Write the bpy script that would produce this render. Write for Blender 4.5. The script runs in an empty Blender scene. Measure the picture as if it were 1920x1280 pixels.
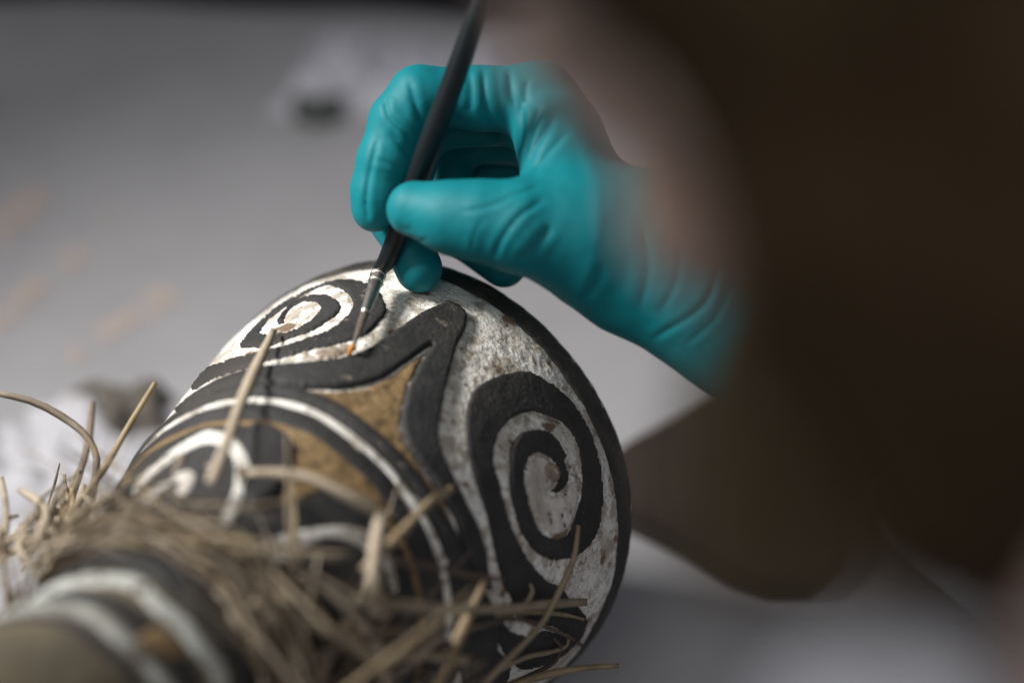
import bpy, bmesh, math, random
import numpy as np
from mathutils import Vector, Matrix
from mathutils.bvhtree import BVHTree
from mathutils.geometry import delaunay_2d_cdt

random.seed(7)
rng = np.random.default_rng(7)
scn = bpy.context.scene
col = scn.collection

# ------------------------------------------------------------------ camera
PITCH = math.radians(38.0)
D0 = 1.16                                   # metres to the table along the lens axis
H = D0 * math.sin(PITCH)
FOC = 85 / 36 * 1920                        # focal length in photo pixels
cam_d = bpy.data.cameras.new('camera')
cam = bpy.data.objects.new('camera', cam_d)
col.objects.link(cam)
cam.location = (0, 0, H)
cam.rotation_euler = (math.pi / 2 - PITCH, 0, 0)
cam_d.lens = 85
cam_d.sensor_width = 36
cam_d.clip_start = 0.01
cam_d.clip_end = 50
cam_d.dof.use_dof = True
cam_d.dof.focus_distance = 0.885
cam_d.dof.aperture_fstop = 2.4
scn.camera = cam

# ------------------------------------------------------------------ light
world = bpy.data.worlds.new('World')
scn.world = world
world.use_nodes = True
bg = world.node_tree.nodes['Background']
bg.inputs[0].default_value = (0.92, 0.92, 1.0, 1)
bg.inputs[1].default_value = 0.15

def area(name, loc, target, size, watts, color):
    d = bpy.data.lights.new(name, 'AREA')
    d.shape = 'RECTANGLE'
    d.size, d.size_y = size
    d.energy = watts
    d.color = color
    o = bpy.data.objects.new(name, d)
    col.objects.link(o)
    o.location = loc
    v = Vector(target) - Vector(loc)
    o.rotation_euler = v.to_track_quat('-Z', 'Y').to_euler()
    return o
area('studio_lamp', (-0.54, 0.74, 0.68), (0.0, 0.655, 0.12), (0.18, 0.16), 1.7, (1.0, 0.97, 0.93)).data.spread = math.radians(76)
area('fill_light', (-0.35, -0.45, 1.65), (0.1, 0.7, 0.15), (0.8, 0.8), 6.5, (1.0, 0.97, 0.94))  # added fill from above the lens, lifts the drum's shaded side; no window there

scn.view_settings.view_transform = 'Standard'
scn.view_settings.look = 'None'
scn.view_settings.exposure = 0.0
scn.view_settings.gamma = 1.0
scn.render.engine = 'CYCLES'
scn.cycles.use_denoising = True
scn.cycles.max_bounces = 6

# ------------------------------------------------------------------ frames of reference
CP, SP = math.cos(PITCH), math.sin(PITCH)
M_CAM = np.array([[1, 0, 0], [0, SP, CP], [0, CP, -SP]], float)   # rows: right, up, forward in world axes
ORIG = np.array([0, 0, H])
def c2w(p):
    p = np.asarray(p, float)
    return p @ M_CAM + ORIG
def w2c(p):
    return (np.asarray(p, float) - ORIG) @ M_CAM.T
def unp(x, y, d):                            # photo position + depth -> point in lens axes
    return np.array([(x - 960) * d / FOC, (640 - y) * d / FOC, d])
def proj(P):
    return np.stack([960 + FOC * P[:, 0] / P[:, 2], 640 - FOC * P[:, 1] / P[:, 2]], 1)
def on_table(x, y, z=0.0):
    r = c2w(unp(x, y, 1.0)) - ORIG
    return ORIG + r * ((z - H) / r[2])

# ------------------------------------------------------------------ scene helpers
def empty(name, loc=(0, 0, 0), label=None, cat=None, group=None):
    o = bpy.data.objects.new(name, None)
    o.empty_display_size = 0.02
    col.objects.link(o)
    o.location = loc
    tag(o, label, cat, group)
    return o
def tag(o, label=None, cat=None, group=None, kind=None):
    if label: o['label'] = label
    if cat: o['category'] = cat
    if group: o['group'] = group
    if kind: o['kind'] = kind
    return o
def mesh_obj(name, V, F, mat, parent=None, smooth=True):
    """V in world coordinates; the object's origin is put at its parent's (or at the mesh's base)"""
    V = np.asarray(V, float)
    if parent is not None:
        org = np.array(parent.matrix_world.translation) if parent.parent is None else np.array(parent.parent.location) + np.array(parent.location)
        if parent.parent is None: org = np.array(parent.location)
    else:
        org = np.array([V[:, 0].mean(), V[:, 1].mean(), V[:, 2].min()])
    me = bpy.data.meshes.new(name)
    me.from_pydata((V - org).tolist(), [], [list(map(int, f)) for f in F] if not isinstance(F, np.ndarray) else F.tolist())
    me.update()
    if smooth:
        me.polygons.foreach_set('use_smooth', np.ones(len(me.polygons), bool))
    if mat: me.materials.append(mat)
    o = bpy.data.objects.new(name, me)
    col.objects.link(o)
    if parent is not None:
        o.parent = parent
    else:
        o.location = org
    return o
def catmull(P, n):
    P = np.asarray(P, float)
    if len(P) < 3:
        t = np.linspace(0, 1, n)[:, None]
        return P[0] * (1 - t) + P[-1] * t
    Q = np.vstack([2 * P[0] - P[1], P, 2 * P[-1] - P[-2]])
    out = []
    for u in np.linspace(0, len(P) - 1 - 1e-6, n):
        i = int(u); t = u - i
        a, b, c, d = Q[i], Q[i + 1], Q[i + 2], Q[i + 3]
        out.append(.5 * (2 * b + (c - a) * t + (2 * a - 5 * b + 4 * c - d) * t * t + (3 * b - a - 3 * c + d) * t ** 3))
    return np.array(out)
def tube(P, R, seg=12, caps=True):
    """tapered tube along points P with radii R -> verts, faces"""
    P = np.asarray(P, float); n = len(P)
    T = np.gradient(P, axis=0); T /= np.linalg.norm(T, axis=1)[:, None]
    ref = np.array([0.3, 0.2, 0.93]); 
    V = []; F = []
    u = np.cross(T[0], ref); u /= np.linalg.norm(u)
    for i in range(n):
        u = u - T[i] * (u @ T[i]); u /= np.linalg.norm(u)
        v = np.cross(T[i], u)
        for k in range(seg):
            a = 2 * math.pi * k / seg
            V.append(P[i] + R[i] * (math.cos(a) * u + math.sin(a) * v))
    for i in range(n - 1):
        for k in range(seg):
            k2 = (k + 1) % seg
            F.append((i * seg + k, i * seg + k2, (i + 1) * seg + k2, (i + 1) * seg + k))
    if caps:
        F.append(tuple(range(seg))[::-1]); F.append(tuple((n - 1) * seg + k for k in range(seg)))
    return np.array(V), F

# smooth value noise for geometry
_LAT = rng.random((32, 32, 32))
def vnoise(P, scale):
    q = np.asarray(P) * scale + 100.0
    i = np.floor(q).astype(int); f = q - i; f = f * f * (3 - 2 * f); i &= 31; j = (i + 1) & 31
    g = lambda a, b, c: _LAT[a, b, c]
    x0, y0, z0 = i.T; x1, y1, z1 = j.T; fx, fy, fz = f.T
    return ((g(x0, y0, z0) * (1 - fx) + g(x1, y0, z0) * fx) * (1 - fy) + (g(x0, y1, z0) * (1 - fx) + g(x1, y1, z0) * fx) * fy) * (1 - fz) + \
           ((g(x0, y0, z1) * (1 - fx) + g(x1, y0, z1) * fx) * (1 - fy) + (g(x0, y1, z1) * (1 - fx) + g(x1, y1, z1) * fx) * fy) * fz - .5

# ------------------------------------------------------------------ materials
def mat(name, base, rough=0.6, layers=(), bumps=(), spec=0.5, sss=None, coat=0, sheen=0, trans=0):
    """layers: (scale, detail, lo, hi, colour, kind); bumps: (scale, detail, strength, distance)"""
    m = bpy.data.materials.new(name)
    m.use_nodes = True
    nt = m.node_tree; N = nt.nodes; L = nt.links
    b = N['Principled BSDF']
    b.inputs['Roughness'].default_value = rough
    b.inputs['Specular IOR Level'].default_value = spec
    if coat: b.inputs['Coat Weight'].default_value = coat
    if sheen: b.inputs['Sheen Weight'].default_value = sheen
    if sss:
        b.inputs['Subsurface Weight'].default_value = sss[0]
        b.inputs['Subsurface Radius'].default_value = sss[1]
        b.inputs['Subsurface Scale'].default_value = sss[2]
    tc = N.new('ShaderNodeTexCoord')
    cur = None
    rgb = N.new('ShaderNodeRGB'); rgb.outputs[0].default_value = (*base, 1); cur = rgb.outputs[0]
    for (sc, det, lo, hi, c, kind) in layers:
        if kind == 'voronoi':
            t = N.new('ShaderNodeTexVoronoi'); t.inputs['Scale'].default_value = sc; out = t.outputs['Distance']
        elif kind == 'crack':
            t = N.new('ShaderNodeTexVoronoi'); t.feature = 'DISTANCE_TO_EDGE'; t.inputs['Scale'].default_value = sc; out = t.outputs['Distance']
            nz = N.new('ShaderNodeTexNoise'); nz.inputs['Scale'].default_value = sc * 1.5; nz.inputs['Detail'].default_value = 4
            mx = N.new('ShaderNodeMix'); mx.data_type = 'VECTOR'; mx.inputs['Factor'].default_value = 0.012
            L.new(tc.outputs['Object'], nz.inputs['Vector'])
            L.new(tc.outputs['Object'], mx.inputs[4]); L.new(nz.outputs['Color'], mx.inputs[5])
            L.new(mx.outputs[1], t.inputs['Vector'])
        else:
            t = N.new('ShaderNodeTexNoise'); t.inputs['Scale'].default_value = sc; t.inputs['Detail'].default_value = det
            t.inputs['Roughness'].default_value = 0.62; out = t.outputs['Fac']
        if kind != 'crack':
            if kind == 'streak':
                mp = N.new('ShaderNodeMapping'); mp.inputs['Scale'].default_value = (1, 0.12, 0.12)
                L.new(tc.outputs['Object'], mp.inputs['Vector']); L.new(mp.outputs[0], t.inputs['Vector'])
            else:
                L.new(tc.outputs['Object'], t.inputs['Vector'])
        r = N.new('ShaderNodeMapRange'); r.inputs['From Min'].default_value = lo; r.inputs['From Max'].default_value = hi
        L.new(out, r.inputs['Value'])
        mx = N.new('ShaderNodeMix'); mx.data_type = 'RGBA'
        L.new(r.outputs[0], mx.inputs[0]); L.new(cur, mx.inputs[6]); mx.inputs[7].default_value = (*c, 1)
        cur = mx.outputs[2]
    L.new(cur, b.inputs['Base Color'])
    prev = None
    for (sc, det, st, dist) in bumps:
        t = N.new('ShaderNodeTexNoise'); t.inputs['Scale'].default_value = sc; t.inputs['Detail'].default_value = det
        L.new(tc.outputs['Object'], t.inputs['Vector'])
        bp = N.new('ShaderNodeBump'); bp.inputs['Strength'].default_value = st; bp.inputs['Distance'].default_value = dist
        L.new(t.outputs['Fac'], bp.inputs['Height'])
        if prev: L.new(prev, bp.inputs['Normal'])
        prev = bp.outputs[0]
    if prev: L.new(prev, b.inputs['Normal'])
    return m

M_GESSO = mat('flaking_white_gesso', (0.80, 0.785, 0.735), 0.85,
    [(30, 5, 0.47, 0.62, (0.58, 0.54, 0.485), 'noise'), (110, 6, 0.50, 0.58, (0.43, 0.39, 0.33), 'noise'),
     (70, 6, 0.585, 0.64, (0.18, 0.125, 0.08), 'noise'), (420, 3, 0.64, 0.70, (0.16, 0.13, 0.10), 'noise'),
     (150, 2, 0.022, 0.004, (0.20, 0.17, 0.13), 'crack')],
    [(90, 6, 0.9, 0.0022), (420, 5, 0.8, 0.0010)], spec=0.25)
M_WHITE = mat('chalk_white_line_paint', (0.72, 0.72, 0.68), 0.85,
    [(45, 6, 0.46, 0.60, (0.50, 0.47, 0.42), 'noise'), (170, 6, 0.52, 0.60, (0.30, 0.27, 0.23), 'noise'), (75, 6, 0.60, 0.64, (0.10, 0.07, 0.05), 'noise')],
    [(300, 5, 0.7, 0.0008)], spec=0.25)
M_PALE = mat('grey_white_ring_paint', (0.46, 0.48, 0.45), 0.85, [(60, 5, 0.44, 0.62, (0.26, 0.26, 0.23), 'noise'), (110, 6, 0.58, 0.64, (0.08, 0.06, 0.045), 'noise')], [(200, 5, 0.7, 0.001)], spec=0.25)
M_BLACK = mat('matte_black_pigment', (0.025, 0.0248, 0.025), 0.68,
    [(40, 4, 0.42, 0.72, (0.046, 0.045, 0.045), 'noise'), (560, 3, 0.58, 0.76, (0.065, 0.062, 0.058), 'noise'),
     (16, 5, 0.50, 0.66, (0.050, 0.045, 0.040), 'noise'), (120, 7, 0.66, 0.70, (0.13, 0.115, 0.095), 'noise')],
    [(600, 4, 0.55, 0.0008), (150, 5, 0.5, 0.0010)], spec=0.26)
def wear_edges(m, lo, hi, c):
    nt = m.node_tree; N = nt.nodes; L = nt.links; b = N['Principled BSDF']
    src = b.inputs['Base Color'].links[0].from_socket
    g = N.new('ShaderNodeNewGeometry'); r = N.new('ShaderNodeMapRange'); r.inputs['From Min'].default_value = lo; r.inputs['From Max'].default_value = hi
    L.new(g.outputs['Pointiness'], r.inputs['Value'])
    tc = N.new('ShaderNodeTexCoord'); t = N.new('ShaderNodeTexNoise'); t.inputs['Scale'].default_value = 190; t.inputs['Detail'].default_value = 5
    L.new(tc.outputs['Object'], t.inputs['Vector'])
    r2 = N.new('ShaderNodeMapRange'); r2.inputs['From Min'].default_value = .44; r2.inputs['From Max'].default_value = .60; L.new(t.outputs['Fac'], r2.inputs['Value'])
    mu = N.new('ShaderNodeMath'); mu.operation = 'MULTIPLY'; L.new(r.outputs[0], mu.inputs[0]); L.new(r2.outputs[0], mu.inputs[1])
    mx = N.new('ShaderNodeMix'); mx.data_type = 'RGBA'; L.new(mu.outputs[0], mx.inputs[0]); L.new(src, mx.inputs[6]); mx.inputs[7].default_value = (*c, 1)
    L.new(mx.outputs[2], b.inputs['Base Color'])
wear_edges(M_BLACK, .53, .60, (0.17, 0.155, 0.13))
M_PLASTER = mat('pitted_grey_plaster', (0.62, 0.58, 0.54), 0.9,
    [(60, 6, 0.46, 0.60, (0.44, 0.40, 0.36), 'noise'), (240, 5, 0.58, 0.66, (0.12, 0.095, 0.075), 'noise')], [(110, 6, 1.0, 0.0030), (420, 5, 0.8, 0.0010)], spec=0.2)
M_RIM = mat('worn_dark_wood_rim', (0.030, 0.029, 0.026), 0.6,
    [(60, 5, 0.48, 0.70, (0.075, 0.068, 0.052), 'noise'), (400, 4, 0.62, 0.72, (0.14, 0.12, 0.09), 'noise')],
    [(260, 5, 0.7, 0.001)], spec=0.35)
M_OCHRE = mat('ochre_stained_wood', (0.225, 0.150, 0.070), 0.75,
    [(55, 5, 0.46, 0.66, (0.135, 0.088, 0.042), 'streak'), (260, 5, 0.54, 0.66, (0.085, 0.055, 0.030), 'noise'),
     (90, 5, 0.58, 0.70, (0.30, 0.22, 0.12), 'noise')],
    [(220, 5, 0.8, 0.0009), (700, 3, 0.4, 0.0005)], spec=0.3)
M_SHAFT = mat('olive_brown_shaft_wood', (0.10, 0.085, 0.060), 0.75,
    [(40, 5, 0.45, 0.7, (0.17, 0.135, 0.085), 'noise')], [(160, 5, 0.6, 0.001)], spec=0.3)
M_HOLLOW = mat('dark_hollow_wood', (0.05, 0.036, 0.024), 0.85, [], [(120, 5, 0.6, 0.001)])
M_BARE = mat('bare_greyish_wood', (0.27, 0.22, 0.175), 0.85,
    [(160, 5, 0.50, 0.66, (0.17, 0.13, 0.095), 'noise'), (500, 4, 0.58, 0.68, (0.5, 0.47, 0.42), 'noise')], [(300, 5, 0.8, 0.001)], spec=0.2)
STRAW = [mat('dry_grass_' + n, c, 0.65, [(90, 4, 0.45, 0.7, c2, 'noise')], [(400, 3, 0.4, 0.0004)], spec=0.35)
         for n, c, c2 in (('tan', (0.30, 0.24, 0.165), (0.20, 0.16, 0.11)), ('pale', (0.42, 0.355, 0.265), (0.32, 0.26, 0.19)),
                          ('grey', (0.22, 0.18, 0.135), (0.14, 0.115, 0.085)), ('brown', (0.11, 0.082, 0.06), (0.065, 0.048, 0.035)),
                          ('gold', (0.32, 0.245, 0.145), (0.22, 0.165, 0.095)))]
M_GLOVE = mat('teal_nitrile', (0.0014, 0.178, 0.208), 0.58,
    [(30, 3, 0.4, 0.7, (0.0014, 0.155, 0.185), 'noise')], [(70, 3, 0.30, 0.0014), (260, 4, 0.16, 0.0006), (1500, 2, 0.12, 0.0003)],
    spec=0.26, sss=(0.06, (0.2, 0.9, 1.0), 0.003))
M_HANDLE = mat('black_lacquer', (0.006, 0.010, 0.012), 0.38, [], [(300, 2, 0.05, 0.0003)], spec=0.4)
M_FERRULE = mat('nickel_ferrule', (0.72, 0.66, 0.60), 0.38, [(220, 3, 0.5, 0.7, (0.40, 0.36, 0.32), 'noise')], [(600, 2, 0.12, 0.0003)])
M_FERRULE.node_tree.nodes['Principled BSDF'].inputs['Metallic'].default_value = 1.0
M_BRISTLE = mat('orange_bristle', (0.72, 0.30, 0.06), 0.5, [(900, 2, 0.4, 0.7, (0.55, 0.20, 0.04), 'noise')], [])
M_TUFT = mat('grey_brown_bristle', (0.16, 0.13, 0.105), 0.38, [(1200, 2, 0.4, 0.7, (0.06, 0.05, 0.04), 'noise')], [], spec=0.6)
M_SKIN = mat('skin', (0.66, 0.48, 0.40), 0.5, [(60, 4, 0.45, 0.7, (0.42, 0.27, 0.21), 'noise')], [(900, 3, 0.2, 0.0004)],
    spec=0.35, sss=(0.25, (1.0, 0.4, 0.25), 0.004))
M_HAIR = mat('dark_brown_hair', (0.030, 0.0185, 0.0092), 0.6, [(22, 4, 0.42, 0.62, (0.062, 0.041, 0.021), 'streak')], [(300, 3, 0.5, 0.001)], spec=0.08)
M_WISP = mat('brown_hair_strand', (0.13, 0.092, 0.048), 0.5, [], [], spec=0.4)
M_COAT = mat('white_coat_cotton', (0.66, 0.68, 0.74), 0.9, [(50, 4, 0.45, 0.7, (0.60, 0.62, 0.69), 'noise')], [(500, 3, 0.4, 0.0006)], spec=0.2)
M_EYE = mat('eye_white', (0.7, 0.68, 0.65), 0.2)
M_TABLE = mat('grey_table_laminate', (0.53, 0.53, 0.555), 0.75,
    [(4, 3, 0.40, 0.70, (0.48, 0.48, 0.50), 'noise'), (300, 3, 0.5, 0.8, (0.46, 0.46, 0.48), 'noise')], [(400, 3, 0.15, 0.0005)], spec=0.25)
M_FLOOR = mat('dark_floor', (0.06, 0.055, 0.05), 0.8, [(6, 3, 0.4, 0.7, (0.045, 0.042, 0.04), 'noise')])
M_PAPER = mat('grey_white_paper', (0.465, 0.462, 0.478), 0.85, [(9, 3, 0.42, 0.7, (0.40, 0.397, 0.412), 'noise')], [(300, 3, 0.2, 0.0004)], spec=0.2)
M_PRINT = mat('faded_tan_print', (0.59, 0.49, 0.435), 0.85, [(120, 4, 0.45, 0.65, (0.58, 0.51, 0.47), 'noise')], [], spec=0.2)
M_TISSUE = mat('white_printed_tissue', (0.66, 0.66, 0.70), 0.9,
    [(24, 0, 0.34, 0.24, (0.11, 0.125, 0.10), 'voronoi'), (14, 3, 0.58, 0.68, (0.42, 0.37, 0.33), 'noise')], [(60, 4, 0.5, 0.002)], spec=0.2)
M_TISSUE2 = mat('lilac_white_tissue', (0.66, 0.66, 0.72), 0.9, [(30, 3, 0.45, 0.7, (0.45, 0.45, 0.52), 'noise')], [(60, 4, 0.5, 0.002)], spec=0.2)
M_PINK = mat('pink_tissue', (0.62, 0.47, 0.52), 0.9, [(30, 3, 0.45, 0.7, (0.55, 0.42, 0.47), 'noise')], [(80, 4, 0.4, 0.001)], spec=0.2)
M_NAVY = mat('navy_black_cloth', (0.012, 0.013, 0.019), 0.9, [(80, 3, 0.45, 0.7, (0.022, 0.023, 0.032), 'noise')], [(500, 3, 0.5, 0.0006)], spec=0.2)
M_GREYCLOTH = mat('grey_brown_cloth', (0.15, 0.135, 0.115), 0.9, [(60, 3, 0.45, 0.7, (0.20, 0.185, 0.16), 'noise')], [(400, 3, 0.5, 0.0006)], spec=0.2)
M_GREEN = mat('dark_green_plastic', (0.085, 0.098, 0.088), 0.4, [], [(200, 2, 0.1, 0.0004)])
M_BOWL = mat('dark_brown_turned_wood', (0.030, 0.021, 0.016), 0.45, [(30, 5, 0.45, 0.7, (0.055, 0.040, 0.030), 'streak')], [(200, 4, 0.3, 0.0006)])
M_FOAM = mat('grey_foam', (0.11, 0.11, 0.12), 0.95, [(200, 3, 0.45, 0.7, (0.08, 0.08, 0.085), 'noise')], [(500, 3, 0.6, 0.001)], spec=0.1)

# ------------------------------------------------------------------ the setting
def box(name, lo, hi, m, parent=None, bev=0.004):
    bm = bmesh.new()
    bmesh.ops.create_cube(bm, size=1)
    lo = np.array(lo); hi = np.array(hi)
    for v in bm.verts: v.co = Vector(((lo + hi) / 2 + np.array(v.co) * (hi - lo)).tolist())
    if bev: bmesh.ops.bevel(bm, geom=bm.edges[:], offset=bev, segments=2, affect='EDGES')
    V = np.array([v.co[:] for v in bm.verts]); bm.verts.index_update()
    F = [[v.index for v in f.verts] for f in bm.faces]
    bm.free()
    return mesh_obj(name, V, F, m, parent, smooth=False)
tag(box('table', (-1.1, 0.34, -0.035), (1.1, 2.3, 0.0), M_TABLE), kind='structure')
tag(box('floor', (-3, -2.5, -0.80), (3, 4.5, -0.76), M_FLOOR, bev=0), kind='structure')

# ------------------------------------------------------------------ carved drum
AX = np.array([math.sin(.4956) * math.cos(.5691), math.sin(.4956) * math.sin(.5691), math.cos(.4956)])
C0 = unp(762.7, 924.3, .94)
E1 = np.cross(AX, [0, 0, 1.]); E1 /= np.linalg.norm(E1)
E2 = np.cross(AX, E1)
PL = np.array([-.02, 0, .02, .05, .08, .105, .13, .16, .19, .21, .24, .30, .36])
PR = np.array([.0918, .0905, .0882, .0818, .0742, .0672, .0595, .0500, .0425, .0392, .0402, .0450, .0485])
_d = np.gradient(PR, PL)
def prof(L):
    L = np.clip(np.asarray(L, float), PL[0], PL[-1] - 1e-9)
    i = np.searchsorted(PL, L, side='right') - 1
    h = PL[i + 1] - PL[i]; t = (L - PL[i]) / h
    return (2 * t**3 - 3 * t**2 + 1) * PR[i] + (t**3 - 2 * t**2 + t) * h * _d[i] + (-2 * t**3 + 3 * t**2) * PR[i + 1] + (t**3 - t**2) * h * _d[i + 1]
def wobble(th):                              # hand-carved: not a perfect circle
    return 1 + .007 * np.sin(3 * th + .6) + .005 * np.sin(5 * th + 2.1)
def surf(L, th, off=0.0):                    # lens axes
    L = np.asarray(L, float); th = np.asarray(th, float)
    r = prof(L) * wobble(th) + off
    rad = np.cos(th)[..., None] * E1 + np.sin(th)[..., None] * E2
    return C0 - L[..., None] * AX + r[..., None] * rad
def surf_normal(L, th):
    e = 1e-4
    a = surf(L + e, th) - surf(L - e, th); b = surf(L, th + e) - surf(L, th - e)
    n = np.cross(a, b); n /= np.linalg.norm(n, axis=-1)[..., None]
    rad = np.cos(th)[..., None] * E1 + np.sin(th)[..., None] * E2
    return np.where(((n * rad).sum(-1) < 0)[..., None], -n, n)
def lathe(L, off, nth=256, noise=0.0, nscale=150, wave=0.0):
    L = np.asarray(L, float); off = np.asarray(off, float)
    th = np.linspace(0, 2 * math.pi, nth, endpoint=False)
    LL, TT = np.meshgrid(L, th, indexing='ij')
    if wave:
        LL = LL + wave * (np.sin(TT * 7 + 1) * .6 + np.sin(TT * 13) * .4)
    OO = np.repeat(off[:, None], nth, 1)
    P = surf(LL, TT, OO).reshape(-1, 3)
    if noise:
        n = surf_normal(LL.ravel(), TT.ravel())
        k = (vnoise(P, nscale) + .5 * vnoise(P, nscale * 2.7) + .3 * vnoise(P, nscale * 6))
        P = P + n * (k * noise)[:, None]
    i = np.arange(len(L) - 1)[:, None]; k = np.arange(nth)[None]
    k2 = (k + 1) % nth
    F = np.stack([i * nth + k, i * nth + k2, (i + 1) * nth + k2, (i + 1) * nth + k], -1).reshape(-1, 4)
    return P, F
# where the rim's lowest point rests, the thing's base
drum = empty('carved_drum', tuple(c2w(C0) * [1, 1, 0]), 'black, white and ochre carved drum with spiral scrolls and a dry grass fringe', 'drum')
def drum_part(name, P, F, m, parent=None, label=None, kind=None, smooth=True):
    o = mesh_obj(name, c2w(P), F, m, drum if parent is None else parent, smooth)
    return tag(o, label, None, None, kind)

P, F = lathe(np.linspace(.108, -.006, 190), np.zeros(190), 720, .0007, 130)
flare = drum_part('flare', P, F, M_GESSO, label='flared end with flaking white gesso ground')
LL = np.array([.0066, .0055, .0042, .002, -.002, -.006, -.010, -.0125, -.0135, -.013, -.011, -.004, .03, .03])
OO = np.array([-.0012, .0003, .0008, .0008, .0007, .0002, -.0018, -.004, -.008, -.013, -.016, -.02, -.035, -.0875])
LLd = np.interp(np.linspace(0, len(LL) - 1, 60), np.arange(len(LL)), LL); OOd = np.interp(np.linspace(0, len(LL) - 1, 60), np.arange(len(LL)), OO)
P, F = lathe(LLd, OOd, 400, .0006, 110)
drum_part('rim', P, F, M_RIM, label='thick dark worn rim')
P, F = lathe(np.linspace(.185, .100, 90), np.full(90, .0003), 400, .0004, 120)
drum_part('neck', P, F, M_BLACK, label='matte black painted neck')
P, F = lathe(np.linspace(.36, .183, 100), np.full(100, .0), 256, .0006, 90)
drum_part('shaft', P, F, M_SHAFT, label='olive brown shaft nearest the lens')
def ring(name, Lc, w, h, m, wave=0.0, label=None, noise=.0003):
    u = np.linspace(-1, 1, 9)
    P, F = lathe(Lc - u * w / 2, h * (1 - np.abs(u) ** 2.5) - .0006 * (np.abs(u) > .95), 420, noise, 200, wave)
    return drum_part(name, P, F, m, label=label)
ring('painted_ring', .1052, .0037, .0012, M_WHITE, .0004, 'white ring line round the neck')
ring('carved_ring', .0992, .0070, .0020, M_BLACK, .0004, 'black ring beside the white line')
ring('carved_ring', .1118, .0082, .0016, M_BLACK, .0004, 'black ring on the neck side of the white line')
ring('ochre_ring', .1180, .0034, .0008, M_OCHRE, .0006, 'thin ochre ring line')
ring('painted_ring', .2080, .0078, .0022, M_PALE, .0018, 'upper pale ring on the shaft')
ring('painted_ring', .2330, .0072, .0022, M_PALE, .0012, 'lower pale ring on the shaft')
ring('carved_ring', .2205, .0120, .0012, M_BLACK, .0006, 'dark ring between the pale shaft rings')
ring('carved_ring', .1950, .0150, .0016, M_BLACK, .0006, 'dark ring under the grass fringe')
ring('carved_ring', .2425, .0080, .0012, M_BLACK, .0006, 'dark ring before the bare shaft')

# ray target: the undisturbed surface of the drum, in lens axes
Pb, Fb = lathe(np.linspace(.36, -.006, 260), np.zeros(260), 512)
BVH = BVHTree.FromPolygons([Vector(p) for p in Pb.tolist()], Fb.tolist())
def hit(x, y):
    r = Vector(unp(x, y, 1.0).tolist()).normalized()
    loc, n, i, d = BVH.ray_cast(Vector((0, 0, 0)), r)
    return None if loc is None else np.array(loc)
def to_surface(xy):
    c = xy.mean(0); out = []
    for p in xy:
        q = p.copy(); h_ = hit(*q); k = 0
        while h_ is None and k < 40:
            q = q + np.array([.7, .35]) * 2; h_ = hit(*q); k += 1
        out.append(h_ if h_ is not None else np.array([0, 0, .9]))
    return np.array(out)
def inside(pts, poly):
    x, y = pts[:, 0], pts[:, 1]; r = np.zeros(len(pts), bool)
    a = poly; b = np.roll(poly, -1, 0)
    for (x1, y1), (x2, y2) in zip(a, b):
        if y1 == y2: continue
        c = ((y1 > y) != (y2 > y)) & (x < (x2 - x1) * (y - y1) / (y2 - y1) + x1)
        r ^= c
    return r
def seg_dist(pts, poly, closed=True):
    a = poly if closed else poly[:-1]; b = np.roll(poly, -1, 0) if closed else poly[1:]
    best = np.full(len(pts), 1e9)
    for p, q in zip(a, b):
        d = q - p; t = np.clip(((pts - p) @ d) / max(d @ d, 1e-9), 0, 1)
        best = np.minimum(best, np.hypot(*(pts - p - t[:, None] * d).T))
    return best
def closed_spline(pts, step):
    P = np.asarray(pts, float); n = len(P); out = []
    for i in range(n):
        a, b, c, d = P[(i - 1) % n], P[i], P[(i + 1) % n], P[(i + 2) % n]
        m = max(1, int(np.hypot(*(c - b)) / step))
        for t in np.arange(m) / m:
            out.append(.5 * (2 * b + (c - a) * t * .8 + (2 * a * .8 - 5 * b + 4 * c + (b - a * .8 - .2 * c) * 0 - d * .8 + (a * 0)) * 0 + 0 * b) if False else
                       b * (2 * t**3 - 3 * t**2 + 1) + c * (-2 * t**3 + 3 * t**2) + .4 * (c - a) * (t**3 - 2 * t**2 + t) + .4 * (d - b) * (t**3 - t**2))
    return np.array(out)
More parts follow.
